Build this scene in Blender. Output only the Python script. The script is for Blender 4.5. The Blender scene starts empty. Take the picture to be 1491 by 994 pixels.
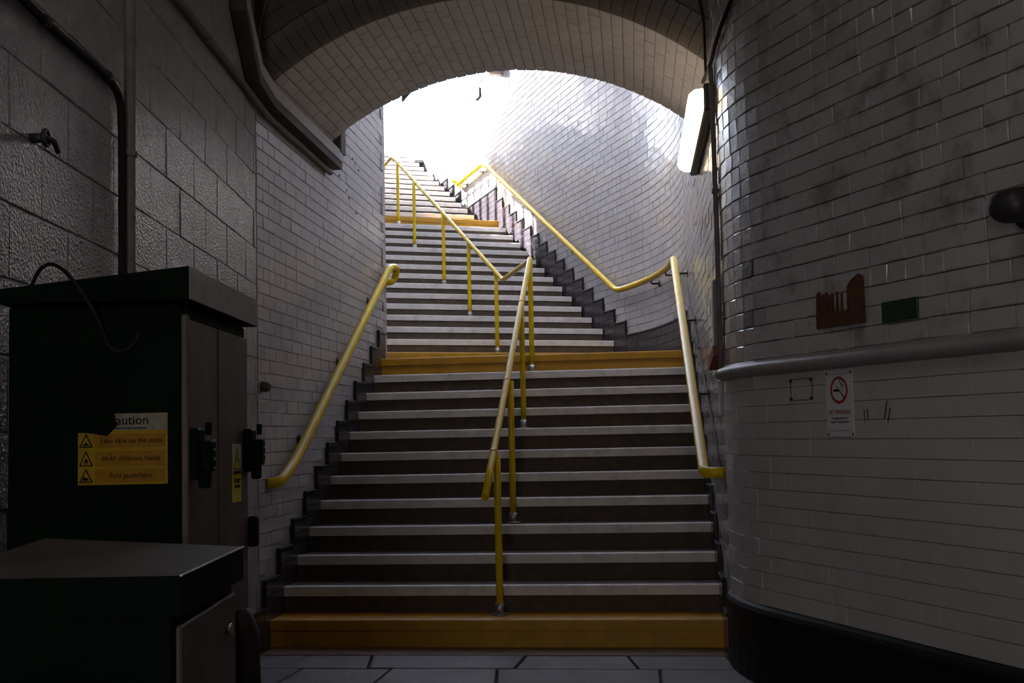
import bpy, math, random
from mathutils import Matrix, Vector
random.seed(7)
R_ = math.radians
scene = bpy.context.scene
col = scene.collection

# ------------------------------------------------------------------ camera
CF, CYAW, CPITCH, CROLL, CSH = 1580.0, 0.110994, 0.058338, -0.021099, 40.2
CAMPOS = Vector((0, 0, 1.2895))
_cy, _sy = math.cos(CYAW), math.sin(CYAW)
C_W = Vector((-_sy*math.cos(CPITCH), _cy*math.cos(CPITCH), math.sin(CPITCH)))
_r = Vector((_cy, _sy, 0)); _u = _r.cross(C_W)
C_R = math.cos(CROLL)*_r + math.sin(CROLL)*_u
C_U = -math.sin(CROLL)*_r + math.cos(CROLL)*_u
cam = bpy.data.cameras.new('camera'); camo = bpy.data.objects.new('camera', cam); col.objects.link(camo)
camo.matrix_world = Matrix(((C_R.x, C_U.x, -C_W.x, CAMPOS.x), (C_R.y, C_U.y, -C_W.y, CAMPOS.y),
                            (C_R.z, C_U.z, -C_W.z, CAMPOS.z), (0, 0, 0, 1)))
cam.sensor_fit = 'HORIZONTAL'; cam.sensor_width = 36; cam.lens = CF*36/1491
cam.shift_y = CSH/1491; cam.clip_start = .05; cam.clip_end = 300
scene.camera = camo

# ------------------------------------------------------------------ light and exposure
SKY = 0.60
SUN = 120.0
HALL_FILL = 9.0
BACK_FILL = 49.0
w = bpy.data.worlds.new('sky'); scene.world = w; w.use_nodes = True
bg = w.node_tree.nodes['Background']; bg.inputs[1].default_value = SKY
sk = w.node_tree.nodes.new('ShaderNodeTexSky'); sk.sky_type = 'NISHITA'; sk.sun_disc = False; sk.sun_elevation = R_(37.8)
sk.sun_rotation = R_(-58.6); sk.dust_density = 2.0; w.node_tree.links.new(sk.outputs[0], bg.inputs[0])
T2 = R_(25)
U2 = Vector((-math.sin(T2), math.cos(T2), 0)); R2 = Vector((math.cos(T2), math.sin(T2), 0))
sund = (R2*1.0 + U2*-1.5 + Vector((0, 0, -1.4))).normalized()
sl = bpy.data.lights.new('sun', 'SUN'); sl.energy = SUN; sl.angle = R_(.53); sl.color = (1, .985, .97)
so = bpy.data.objects.new('sun', sl); col.objects.link(so)
so.rotation_euler = sund.to_track_quat('-Z', 'Y').to_euler(); so.location = (-8, 22, 14)
for nm, loc, pw in (('hall_fill_light', (-.1, 2.1, 4.45), HALL_FILL),):  # unseen fill light added under the ceiling to lift the interior
    al = bpy.data.lights.new(nm, 'AREA'); al.shape = 'RECTANGLE'; al.size = 1.5; al.size_y = .9; al.energy = pw
    al.color = (1, .90, .86)
    ao = bpy.data.objects.new(nm, al); col.objects.link(ao); ao.location = loc
dl = bpy.data.lights.new('back_fill_light', 'AREA'); dl.shape = 'RECTANGLE'; dl.size = 1.3; dl.size_y = 2.1; dl.energy = BACK_FILL
dl.color = (1, .93, .91)      # unseen fill added behind the camera to light the right wall and risers
do = bpy.data.objects.new('back_fill_light', dl); col.objects.link(do); do.location = (-.75, -3.0, 2.0); do.rotation_euler = (R_(90), 0, 0)
scene.view_settings.view_transform = 'Standard'; scene.view_settings.look = 'None'
scene.view_settings.exposure = 0.12; scene.view_settings.gamma = 1.0
scene.view_settings.use_curve_mapping = False

# ------------------------------------------------------------------ materials
def mat(name, rgb, rough=.5, metal=0, var=.0, vscale=4, bump=0, bscale=60, dirt=None, dscale=3, damount=.5, coat=0, coatr=.12, spec=.5, emit=None, estr=0, streak=False, pit=0):
    m = bpy.data.materials.new(name); m.use_nodes = True
    nt = m.node_tree; n = nt.nodes; l = nt.links; b = n['Principled BSDF']
    b.inputs['Base Color'].default_value = (*rgb, 1); b.inputs['Roughness'].default_value = rough
    b.inputs['Metallic'].default_value = metal; b.inputs['Specular IOR Level'].default_value = spec
    b.inputs['Coat Weight'].default_value = coat; b.inputs['Coat Roughness'].default_value = coatr
    geo = n.new('ShaderNodeNewGeometry'); pos = geo.outputs['Position']
    cur = None
    if var or dirt:
        nz = n.new('ShaderNodeTexNoise'); nz.inputs['Scale'].default_value = vscale; nz.inputs['Detail'].default_value = 6
        l.new(pos, nz.inputs['Vector'])
        mp = n.new('ShaderNodeMapRange'); mp.inputs['From Min'].default_value = .3; mp.inputs['From Max'].default_value = .7
        mp.inputs['To Min'].default_value = 1-var; mp.inputs['To Max'].default_value = 1+var*.5
        l.new(nz.outputs['Fac'], mp.inputs['Value'])
        mx = n.new('ShaderNodeMix'); mx.data_type = 'RGBA'; mx.blend_type = 'MULTIPLY'; mx.inputs[0].default_value = 1
        mx.inputs[6].default_value = (*rgb, 1); l.new(mp.outputs[0], mx.inputs[7]); cur = mx.outputs[2]
        if dirt:
            vec = pos
            if streak:
                vm = n.new('ShaderNodeVectorMath'); vm.operation = 'MULTIPLY'; vm.inputs[1].default_value = (1, 1, .12)
                l.new(pos, vm.inputs[0]); vec = vm.outputs[0]
            n2 = n.new('ShaderNodeTexNoise'); n2.inputs['Scale'].default_value = dscale; n2.inputs['Detail'].default_value = 8
            n2.inputs['Roughness'].default_value = .65; l.new(vec, n2.inputs['Vector'])
            m2 = n.new('ShaderNodeMapRange'); m2.inputs['From Min'].default_value = .52; m2.inputs['From Max'].default_value = .72
            m2.inputs['To Max'].default_value = damount; l.new(n2.outputs['Fac'], m2.inputs['Value'])
            x2 = n.new('ShaderNodeMix'); x2.data_type = 'RGBA'; l.new(m2.outputs[0], x2.inputs[0]); l.new(cur, x2.inputs[6])
            x2.inputs[7].default_value = (*dirt, 1); cur = x2.outputs[2]
        l.new(cur, b.inputs['Base Color'])
    if bump:
        n3 = n.new('ShaderNodeTexNoise'); n3.inputs['Scale'].default_value = bscale; n3.inputs['Detail'].default_value = 5
        n3.inputs['Roughness'].default_value = .6; l.new(pos, n3.inputs['Vector'])
        bp = n.new('ShaderNodeBump'); bp.inputs['Strength'].default_value = bump; bp.inputs['Distance'].default_value = .01
        h = n3.outputs['Fac']
        if pit:
            v = n.new('ShaderNodeTexVoronoi'); v.inputs['Scale'].default_value = pit; l.new(pos, v.inputs['Vector'])
            ad = n.new('ShaderNodeMath'); ad.operation = 'ADD'; l.new(h, ad.inputs[0]); l.new(v.outputs['Distance'], ad.inputs[1]); h = ad.outputs[0]
        l.new(h, bp.inputs['Height']); l.new(bp.outputs[0], b.inputs['Normal'])
    if emit:
        b.inputs['Emission Color'].default_value = (*emit, 1); b.inputs['Emission Strength'].default_value = estr
    return m

M = dict(
 tile=mat('gloss_white_paint', (.47, .455, .475), .15, var=.10, vscale=1.7, bump=.12, bscale=14, dirt=(.30, .28, .26), dscale=5, damount=.35),
 tile_flat=mat('worn_white_paint', (.48, .46, .455), .34, var=.12, vscale=2.0, bump=.25, bscale=22, dirt=(.26, .22, .19), dscale=4, damount=.35),
 soffit=mat('soffit_paint', (.56, .535, .53), .55, var=.12, vscale=3, bump=.2, bscale=25, dirt=(.25, .22, .2), dscale=6, damount=.4),
 ring=mat('shade_dark_paint', (.13, .115, .10), .55, var=.2, vscale=5, bump=.2, bscale=25, dirt=(.06, .05, .045), dscale=5, damount=.6),  # dark base colour stands in for the arch face being unlit
 moulding=mat('dusty_moulding', (.33, .31, .305), .45, var=.2, vscale=5, dirt=(.15, .11, .09), dscale=5, damount=.6),
 brick=mat('painted_brick', (.45, .43, .43), .30, var=.16, vscale=2.5, bump=.6, bscale=34, coat=1, coatr=.16, spec=.9, dirt=(.10, .08, .07), dscale=4.5, damount=.8),
 mortar=mat('dark_joint', (.15, .135, .125), .8, var=.2, vscale=20),
 mortar_dark=mat('black_joint', (.06, .05, .045), .85, var=.2, vscale=20),
 mortar_pale=mat('painted_joint', (.29, .28, .285), .5, var=.15, vscale=20),
 bare=mat('bare_dark_brick', (.12, .10, .09), .35, var=.4, vscale=14, bump=.8, bscale=40, coat=.5),
 block=mat('painted_concrete_block', (.36, .345, .355), .28, var=.22, vscale=9, bump=.65, bscale=75, dirt=(.12, .11, .11), dscale=30, damount=.45, pit=90),
 skirt=mat('dark_glazed_tile', (.042, .035, .044), .25, var=.3, vscale=8, bump=.15, bscale=30),
 skirt_cap=mat('dark_cap_tile', (.010, .008, .009), .3, var=.2, vscale=8),
 black=mat('black_gloss_paint', (.006, .007, .006), .55, var=.3, vscale=6, bump=.2, bscale=20, spec=.25),
 step=mat('brown_step_concrete', (.088, .063, .045), .75, var=.3, vscale=14, bump=.4, bscale=120, dirt=(.06, .045, .035), dscale=20, damount=.6),
 nosing=mat('white_nosing_paint', (.68, .645, .615), .5, var=.15, vscale=10, bump=.2, bscale=90, dirt=(.36, .33, .29), dscale=9, damount=.6),
 ystep=mat('yellow_step_paint', (.50, .25, .006), .5, var=.15, vscale=8, bump=.25, bscale=90, dirt=(.36, .15, .01), dscale=7, damount=.6),
 rail=mat('yellow_rail_paint', (.74, .51, .003), .2, spec=.3, var=.08, vscale=9, bump=.05, bscale=60, dirt=(.40, .27, .01), dscale=18, damount=.4),
 flag=mat('worn_flagstone', (.125, .108, .112), .6, var=.3, vscale=5, bump=.4, bscale=45, dirt=(.10, .085, .09), dscale=4, damount=.7, spec=.3),
 kerb=mat('stained_threshold', (.16, .10, .05), .7, var=.3, vscale=9, bump=.3, bscale=60),
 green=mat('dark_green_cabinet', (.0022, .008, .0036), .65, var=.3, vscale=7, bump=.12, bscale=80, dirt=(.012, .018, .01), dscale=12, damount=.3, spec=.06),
 door=mat('brown_grey_cabinet_door', (.105, .083, .068), .55, var=.3, vscale=10, bump=.1, bscale=80, streak=True, dirt=(.14, .12, .11), dscale=9, damount=.5),  # doors browner and paler than the green body
 hood=mat('grey_cabinet_roof', (.24, .22, .22), .5, var=.25, vscale=12, bump=.1, bscale=80, dirt=(.09, .075, .07), dscale=9, damount=.5),  # roof edge greyer and paler than the green roof
 lid=mat('grey_lid_top', (.075, .067, .067), .55, var=.25, vscale=9, bump=.1, bscale=80, dirt=(.03, .026, .022), dscale=7, damount=.6),  # lid top greyer and paler than its green sides
 steel=mat('dull_steel', (.45, .44, .42), .4, 1, var=.15, vscale=20),
 iron=mat('dark_iron', (.05, .047, .045), .5, .5, var=.2, vscale=20),
 pipe=mat('painted_pipe', (.20, .18, .165), .7, spec=.15, var=.2, vscale=12),
 cable=mat('black_cable', (.018, .016, .014), .7, spec=.12),
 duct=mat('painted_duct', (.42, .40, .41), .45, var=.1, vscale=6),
 ductd=mat('dark_brown_coat', (.07, .055, .045), .6, var=.3, vscale=9),  # darker and browner than the duct cover
 grey=mat('grey_enamel', (.20, .195, .195), .5, var=.1, vscale=8),
 red=mat('dull_red', (.22, .035, .022), .55, var=.2, vscale=20),
 rust=mat('rusty_plate', (.10, .032, .010), .75, var=.5, vscale=24, bump=.6, bscale=60, streak=True, dirt=(.16, .085, .012), dscale=26, damount=.9),
 greenp=mat('green_plaque', (.010, .042, .016), .45, var=.3, vscale=20, bump=.1, bscale=50),
 signw=mat('white_sign', (.62, .60, .61), .4, var=.08, vscale=12),
 signd=mat('grubby_sign_heading', (.26, .24, .19), .5, var=.3, vscale=40, spec=.12),
 signr=mat('sign_red', (.32, .012, .012), .4),
 signk=mat('sign_black', (.008, .007, .007), .7, spec=.05),
 signy=mat('sign_yellow', (.36, .23, .010), .4, var=.15, vscale=30, spec=.12),
 signo=mat('sign_amber', (.34, .16, .008), .45, var=.3, vscale=40, dirt=(.12, .045, .006), dscale=40, damount=.6, spec=.12),
 dangery=mat('danger_yellow', (.78, .66, .02), .4, var=.08, vscale=30),
 concrete=mat('render_wall', (.40, .39, .38), .7, var=.15, vscale=3, bump=.2, bscale=30),
 timber=mat('brown_timber', (.16, .12, .09), .6, var=.2, vscale=15),
 maroon=mat('maroon_cloth', (.030, .010, .010), .7, var=.4, vscale=20, bump=.3, bscale=25),
 lampw=mat('lit_diffuser', (.9, .85, .78), .4, emit=(1, .80, .58), estr=4.0),
 asphalt=mat('street', (.2, .2, .2), .9),
)

# ------------------------------------------------------------------ mesh helpers
class MB:
    def __init__(s): s.v = []; s.f = []; s.mi = []
    def add(s, vs, fs, mi=0):
        o = len(s.v); s.v += [tuple(v) for v in vs]; s.f += [tuple(i+o for i in f) for f in fs]; s.mi += [mi]*len(fs)
    def box(s, o, ex, ey, ez, mi=0):
        o, ex, ey, ez = map(Vector, (o, ex, ey, ez))
        vs = [o, o+ex, o+ex+ey, o+ey, o+ez, o+ex+ez, o+ex+ey+ez, o+ey+ez]
        s.add(vs, [(3, 2, 1, 0), (4, 5, 6, 7), (0, 1, 5, 4), (1, 2, 6, 5), (2, 3, 7, 6), (3, 0, 4, 7)], mi)
    def bbox(s, o, ex, ey, ez, b=.004, mi=0):
        # box with chamfered edges
        o, ex, ey, ez = map(Vector, (o, ex, ey, ez))
        lx, ly, lz = ex.length, ey.length, ez.length; nx, ny, nz = ex/lx, ey/ly, ez/lz
        b = min(b, lx*.4, ly*.4, lz*.4)
        vs = []; idx = {}
        for i in (0, 1):
            for j in (0, 1):
                for k in (0, 1):
                    for ax in range(3):
                        p = [i*lx, j*ly, k*lz]
                        for a, (flag, L) in enumerate(((i, lx), (j, ly), (k, lz))):
                            if a != ax: p[a] = L-b if flag else b
                        idx[(i, j, k, ax)] = len(vs); vs.append(o+nx*p[0]+ny*p[1]+nz*p[2])
        f = []
        q = [(0, 0), (1, 0), (1, 1), (0, 1)]
        for e in (0, 1):
            f.append([idx[(e, a, c, 0)] for a, c in q]); f.append([idx[(a, e, c, 1)] for a, c in q]); f.append([idx[(a, c, e, 2)] for a, c in q])
        for a in (0, 1):
            for c in (0, 1):
                f.append([idx[(0, a, c, 1)], idx[(1, a, c, 1)], idx[(1, a, c, 2)], idx[(0, a, c, 2)]])
                f.append([idx[(a, 0, c, 0)], idx[(a, 1, c, 0)], idx[(a, 1, c, 2)], idx[(a, 0, c, 2)]])
                f.append([idx[(a, c, 0, 0)], idx[(a, c, 1, 0)], idx[(a, c, 1, 1)], idx[(a, c, 0, 1)]])
                for k in (0, 1): f.append([idx[(a, c, k, 0)], idx[(a, c, k, 1)], idx[(a, c, k, 2)]])
        ctr = o+(ex+ey+ez)/2
        g = []
        for fc in f:
            pts = [vs[i] for i in fc]; nn = (pts[1]-pts[0]).cross(pts[2]-pts[0]); cc = sum(pts, Vector())/len(pts)
            g.append(fc if nn.dot(cc-ctr) > 0 else fc[::-1])
        s.add(vs, g, mi)
    def prism(s, pts, ext, mi=0):
        pts = [Vector(p) for p in pts]; e = Vector(ext); n = len(pts)
        nn = Vector()
        for i in range(n): nn += (pts[i]-pts[0]).cross(pts[(i+1) % n]-pts[0])
        if nn.dot(e) > 0: pts = pts[::-1]
        vs = pts+[p+e for p in pts]
        s.add(vs, [tuple(range(n)), tuple(range(2*n-1, n-1, -1))]+[(i, i+n, (i+1) % n+n, (i+1) % n) for i in range(n)], mi)
    def tube(s, path, rad, seg=12, mi=0, cap=True, closed=False):
        P = [Vector(p) for p in path]
        if not isinstance(rad, list):      # keep the facets short
            Q = [P[0]]
            for a, b in zip(P, P[1:]):
                k = max(1, math.ceil((b-a).length/.3)); Q += [a.lerp(b, i/k) for i in range(1, k+1)]
            P = Q
        n = len(P); rads = rad if isinstance(rad, list) else [rad]*n
        T = []
        for i in range(n):
            a = P[i-1] if (i > 0 or closed) else P[i]; b = P[(i+1) % n] if (i < n-1 or closed) else P[i]
            T.append((b-a).normalized())
        ref = Vector((0, 0, 1)) if abs(T[0].z) < .9 else Vector((1, 0, 0))
        nx = T[0].cross(ref).normalized(); vs = []
        for i in range(n):
            nx = (nx-T[i]*nx.dot(T[i])).normalized(); ny = T[i].cross(nx)
            for k in range(seg):
                a = 2*math.pi*k/seg; vs.append(P[i]+(nx*math.cos(a)+ny*math.sin(a))*rads[i])
        f = []
        for i in range(n if closed else n-1):
            j = (i+1) % n
            for k in range(seg):
                k2 = (k+1) % seg; f.append((i*seg+k, i*seg+k2, j*seg+k2, j*seg+k))
        if cap and not closed: f += [tuple(range(seg-1, -1, -1)), tuple((n-1)*seg+k for k in range(seg))]
        s.add(vs, f, mi)
    def mesh(s, name, mats, smooth=False):
        me = bpy.data.meshes.new(name); me.from_pydata(s.v, [], s.f)
        for m in (mats if isinstance(mats, (list, tuple)) else [mats]): me.materials.append(m)
        if any(s.mi): me.polygons.foreach_set('material_index', s.mi)
        if smooth: me.polygons.foreach_set('use_smooth', [len(f) <= 4 for f in s.f])
        me.update(); return me

def link(name, me, parent=None):
    o = bpy.data.objects.new(name, me); col.objects.link(o)
    if hasattr(o, 'cycles'): o.cycles.shadow_terminator_geometry_offset = 0
    if parent is not None:
        o.parent = parent
        if parent.type == 'EMPTY': o.matrix_parent_inverse = Matrix.Translation(-parent.location)
    return o
def part(name, mb, mats, parent=None, smooth=False, label=None):
    o = link(name, mb.mesh(name, mats, smooth), parent)
    if label: o['label'] = label
    return o
def tag(o, label, cat, group=None, kind=None):
    o['label'] = label; o['category'] = cat
    if group: o['group'] = group
    if kind: o['kind'] = kind
    return o
def struct(o): o['kind'] = 'structure'; return o
def thing(name, loc, label, cat, group=None):
    e = bpy.data.objects.new(name, None); e.empty_display_size = .1; e.location = loc; col.objects.link(e)
    return tag(e, label, cat, group)
def rounded(pts, rad, n=6):
    P = [Vector(p) for p in pts]; out = [P[0]]
    for i in range(1, len(P)-1):
        a, b, c = P[i-1], P[i], P[i+1]; u = (a-b); v = (c-b); r = min(rad, u.length*.45, v.length*.45)
        p0 = b+u.normalized()*r; p2 = b+v.normalized()*r
        for k in range(n+1):
            t = k/n; out.append(p0*(1-t)**2+b*2*t*(1-t)+p2*t*t)
    out.append(P[-1]); return out
def px_size(p, nrm=None, L=.1):
    d = Vector(p)-CAMPOS; z = d.dot(C_W)
    if z < .2: return 0
    x = 745.5+CF*d.dot(C_R)/z; y = 497+CSH-CF*d.dot(C_U)/z
    if not (-25 < x < 1516 and -25 < y < 1019): return 0
    f = 1
    if nrm is not None: f = max(0.0, -nrm.dot(d.normalized()))
    return f*L/(z*z)

# ------------------------------------------------------------------ bricks
def brick_mesh(name, L, H, m, bev=.006, jit=.003, dep=.03):
    mb = MB(); j = lambda a=jit: random.uniform(-a, a)
    x, z = L/2, H/2
    sg = ((-1, -1), (1, -1), (1, 1), (-1, 1))
    c = [(j(), j()) for _ in sg]
    vs = [(a*x, -dep, b*z) for a, b in sg]
    vs += [(a*(x-.0005)+q[0]*.3, -bev, b*(z-.0005)+q[1]*.3) for (a, b), q in zip(sg, c)]
    vs += [(a*(x-bev)+q[0], j(.0015), b*(z-bev)+q[1]) for (a, b), q in zip(sg, c)]
    fs = []
    for i in range(4):
        k = (i+1) % 4; fs += [(i, k, k+4, i+4), (i+4, k+4, k+8, i+8)]
    fs.append((8, 9, 10, 11))
    mb.add(vs, fs); return mb.mesh(name, m)
_bcache = {}
def bvar(key, L, H, m, **k):
    if key not in _bcache: _bcache[key] = [brick_mesh(key, L, H, m, **k) for _ in range(7)]
    return _bcache[key]
def lay(parent, items, name, maxn=300):
    """items: (score, matrix, mesh). The largest in view become parts, the rest one joined part."""
    items.sort(key=lambda t: -t[0])
    top = [t for t in items[:maxn] if t[0] > 0]; rest = items[len(top):]
    for sc, mx, me in top:
        o = bpy.data.objects.new(name, me); col.objects.link(o); o.parent = parent; o.matrix_basis = mx
    if rest:
        mb = MB()
        for sc, mx, me in rest:
            mb.add([mx @ v.co for v in me.vertices], [tuple(p.vertices) for p in me.polygons])
        o = part(name, mb, rest[0][2].materials[0], parent); o['kind'] = 'stuff'
def frame(p, d, n, sx=1.0, sz=1.0, up=Vector((0, 0, 1))):
    d = d.normalized(); n = n.normalized()
    m = Matrix(((d.x*sx, n.x, up.x*sz, p.x), (d.y*sx, n.y, up.y*sz, p.y), (d.z*sx, n.z, up.z*sz, p.z), (0, 0, 0, 1)))
    return m
class Path:
    def __init__(s, segs):
        s.segs = segs; s.L = sum(g[0] for g in segs)
    def at(s, t):
        for ln, fn in s.segs:
            if t <= ln: return fn(t)
            t -= ln
        return fn(t+ln)
def straight(a, b):
    a = Vector(a); b = Vector(b); L = (b-a).length; d = (b-a)/L
    return (L, lambda t: (a+d*t, d, Vector((-d.y, d.x, 0))))
def arc(c, r, a0, a1):
    c = Vector(c); L = abs(a1-a0)*r; sg = 1 if a1 > a0 else -1
    def fn(t):
        a = a0+sg*t/r; p = c+Vector((math.cos(a), math.sin(a), 0))*r; d = Vector((-math.sin(a), math.cos(a), 0))*sg
        return (p, d, Vector((-d.y, d.x, 0)))
    return (L, fn)
def ribbon(path, s0, s1, z0, z1, back=.014, thick=.3, ds=.12):
    mb = MB(); n = max(1, int((s1-s0)/ds)); q = []
    for i in range(n+1):
        p, d, nr = path.at(s0+(s1-s0)*i/n)
        a = p-nr*back; b = p-nr*(back+thick); z0 = min(z0, -.14) if z0 <= 0 else z0
        q += [(a.x, a.y, z0), (a.x, a.y, z1), (b.x, b.y, z1), (b.x, b.y, z0)]
    f = []
    for i in range(n):
        for k in range(4):
            k2 = (k+1) % 4; f.append((i*4+k, i*4+k2, i*4+4+k2, i*4+4+k))
    f += [(3, 2, 1, 0), (n*4, n*4+1, n*4+2, n*4+3)]
    mb.add(q, f); return mb
def brick_courses(path, s0, s1, z0, z1, hc, L, H, m, key, pstretch=.8, skip=None, gapL=None, headL=None, hz=None, bond=True, tilt=0, wob=0, **bk):
    """courses of bricks along a path; returns items for lay()"""
    st = bvar(key+'_s', L, H, m, **bk); hl = headL or (L-.01)/2; hd = bvar(key+'_h', hl, H, m, **bk)
    j = gapL or (hc-H); items = []; row = 0; z = z0
    while z+hc <= z1+.001:
        zc = z+hc/2; s = s0; first = True
        while s < s1-.02:
            zone = hz(s, zc) if hz else 0
            if first: ln = L*.5 if (row % 2 and bond) else L; ln = ln if ln <= L else L
            else:
                ln = hl if (zone or random.random() > pstretch) else L
            first = False
            ln = min(ln, s1-s-j)
            if ln < .03: break
            c = s+ln/2
            if not (skip and skip(c, zc)):
                p, d, nr = path.at(c); p = Vector((p.x, p.y, zc))+nr*random.uniform(-.0015, .0015)
                base, bl = (st, L) if ln > (L+hl)/2 else (hd, hl)
                me = random.choice(base)
                if zone and zc < 2.25 and random.random() < .16: me = random.choice(bvar('bare_'+key, hl, H, M['bare'], **bk)); bl = hl
                k = tilt*(2.0 if zone else 1)
                fm = frame(p, d, nr, ln/bl)
                if k: fm = fm @ Matrix.Rotation(random.gauss(0, k), 4, 'Z') @ Matrix.Rotation(random.gauss(0, k), 4, 'X')
                if wob: fm = fm @ Matrix.Rotation(random.gauss(0, wob), 4, 'Y')
                items.append((px_size(p, nr, ln), fm, me))
            s += ln+j
        z += hc; row += 1
    return items

H_ = .165; D1 = .28; Y1 = 6.569; XL, XR = -2.28, .505
D2 = .3057; U13 = 11.04; U28 = 15.78; D3 = .343; WR = 5.084; RIN = 2.14
def ru(r, u, z=0): v = R2*r+U2*u; return Vector((v.x, v.y, z))
UR = Vector((-math.sin(R_(27.36)), math.cos(R_(27.36)), 0)); NR = Vector((-UR.y, UR.x, 0))
ARC_END = Vector((.505+1.4-1.4*math.cos(R_(27.36)), 6.15-1.4*math.sin(R_(27.36)), 0))
def right_wall(t, z, off=0):     # t measured along the straight front wall as UR . p
    p = ARC_END+UR*(t-ARC_END.dot(UR)); return Vector((p.x, p.y, z))+NR*off
rp = Path([straight(ARC_END-UR*9.0, ARC_END), arc((1.905, 6.15, 0), 1.4, math.pi+R_(27.36), math.pi),
           straight((XR, 6.15, 0), (XR, 9.75, 0)), arc((XR-5.4, 9.75, 0), 5.4, 0, R_(25)),
           straight(ru(WR, 10.903), ru(WR, 34))])
S_T = 9.0; S_A = 9.0+1.4*R_(27.36); S_B = S_A+3.6; S_C = S_B+5.4*R_(25); S_D = rp.L
def s_of_u(u): return S_C+(u-10.903)

# ------------------------------------------------------------------ setting: floor, ceiling, walls
fl = MB(); fl.prism([(-2.6, -3.2, -.03), (6.2, -3.2, -.03), (.9, 6.6, -.03), (-2.6, 6.6, -.03)], (0, 0, -.12))
floor = struct(part('floor', fl, M['mortar_dark']))
def slab(x0, x1, y0, y1, sk0, sk1, m, name='slab', dz=0):
    b = MB(); g = .006
    pts = [(x0+g, y0+g), (x1-g, y0+g), (x1-g+sk1, y1-g), (x0+g+sk0, y1-g)]
    c = Vector((sum(p[0] for p in pts)/4, sum(p[1] for p in pts)/4))
    top = [(c.x+(p[0]-c.x)*.985, c.y+(p[1]-c.y)*.985, dz) for p in pts]
    b.add([(p[0], p[1], -.04) for p in pts]+[(p[0], p[1], dz-.006) for p in pts]+top,
          [(i, (i+1) % 4, (i+1) % 4+4, i+4) for i in range(4)]+[(i+4, (i+1) % 4+4, (i+1) % 4+8, i+8) for i in range(4)]+[(8, 9, 10, 11)])
    return part(name, b, m, floor)
slab(-2.27, .50, 6.33, 6.57, 0, 0, M['kerb'], 'threshold', .002)
rowsY = [6.33, 5.98, 5.40, 4.78, 4.10, 3.5, 2.9, 2.3, 1.6, .9, .2, -.6, -1.4, -2.2, -3.0]
for i in range(len(rowsY)-1):
    y1, y0 = rowsY[i], rowsY[i+1]; x = -2.55+[0, .25, .1, .4, .3][i % 5]-.3; sk = 0
    xe = .505+max(0, (6.0-y0))*.54
    while x < xe:
        wd = random.choice((.52, .68, .82, .95)); nsk = random.uniform(-.07, .10) if i < 3 else 0
        slab(x, min(x+wd, xe+.2), y0, y1, sk, nsk, M['flag'], dz=random.uniform(-.004, .003)); x += wd; sk = nsk
c = MB(); c.prism([(-2.8, -3.4, 4.6), (6.4, -3.4, 4.6), (1.2, 6.5, 4.6), (-2.8, 6.5, 4.6)], (0, 0, .2))
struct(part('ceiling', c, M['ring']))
b = MB(); b.box((-3, -3.3, -.1), (9.5, 0, 0), (0, .2, 0), (0, 0, 4.8)); p = ARC_END-UR*8.9; b.box((p.x, p.y, -.1), -UR*2.2, -NR*.3, (0, 0, 4.8)); struct(part('wall_back', b, M['concrete']))

# left block wall
NB = Vector((.991, .133, 0)).normalized(); DB = Vector((-.133, .991, 0)).normalized()
pB = Path([straight(Vector((XL, 6.40, 0))-DB*9.6, Vector((XL, 6.40, 0)))])
# travel direction gives a normal pointing left, so bricks use the opposite one
class Flip:
    def __init__(s, p): s.p = p; s.L = p.L
    def at(s, t): a, d, n = s.p.at(t); return a, d, -n
pBf = Flip(pB)
wall_left = struct(part('wall_left', ribbon(pBf, 0, 9.6, 0, 4.6, back=.006), M['mortar_pale']))
items = []
zr = [2.0+.2265*k for k in range(-9, 12)]
bl = [brick_mesh('concrete_block', .4455, .2235, M['block'], bev=.0035, jit=.002) for _ in range(8)]
blh = [brick_mesh('concrete_half_block', .21, .2235, M['block'], bev=.0035, jit=.002) for _ in range(3)]
for k, z in enumerate(zr):
    s = 9.6-(.06 if k % 2 else .29)
    first = True
    while s > 1.2:
        ln = (.29 if k % 2 == 0 else .06) if first else .4485
        if first:
            me = random.choice(blh); cs = 9.6-ln/2; sx = (ln-.006)/.21; s0 = 9.6-ln
        else:
            me = random.choice(bl); cs = s-.224; sx = 1; s0 = s-.4485
        p, d, n = pBf.at(cs); p = Vector((p.x, p.y, z+.113))+n*random.uniform(-.002, .002)
        items.append((px_size(p, n, ln), frame(p, -d, n, sx), me))
        s = s0; first = False
lay(wall_left, items, 'block')

# left tiled stair wall
pT = Flip(Path([straight((XL, 6.40, 0), (XL, 9.83, 0)), arc((XL-.12, 9.83, 0), .12, 0, R_(60))]))
LT = pT.L
wall_tl = struct(part('wall_stair_left', ribbon(pT, 0, LT, 0, 6.6, back=.007, ds=.04), M['mortar_pale']))
HC = .0825
def k_at(y): return (y-Y1)/D1+1
def skip_l(s, z):
    y = 6.40+s; return z < max(.40, (k_at(y)+1.9)*H_)
items = brick_courses(pT, 0.02, LT-.01, HC*4+.041, 6.5, HC, .2215, .0795, M['tile'], 'tile', pstretch=.86, skip=skip_l, tilt=.004, bev=.0026, jit=.0012, dep=.012)
lay(wall_tl, items, 'tile')
pk = MB()
for y_, z_ in ((8.33, 3.36), (8.55, 3.29), (8.62, 3.24), (8.85, 3.16), (8.75, 3.60), (8.83, 3.58), (8.95, 3.55)):
    pk.tube([(XL-.002, y_, z_), (XL+.004, y_, z_)], .011, 8)
part('plug', pk, M['signk'], wall_tl)

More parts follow.
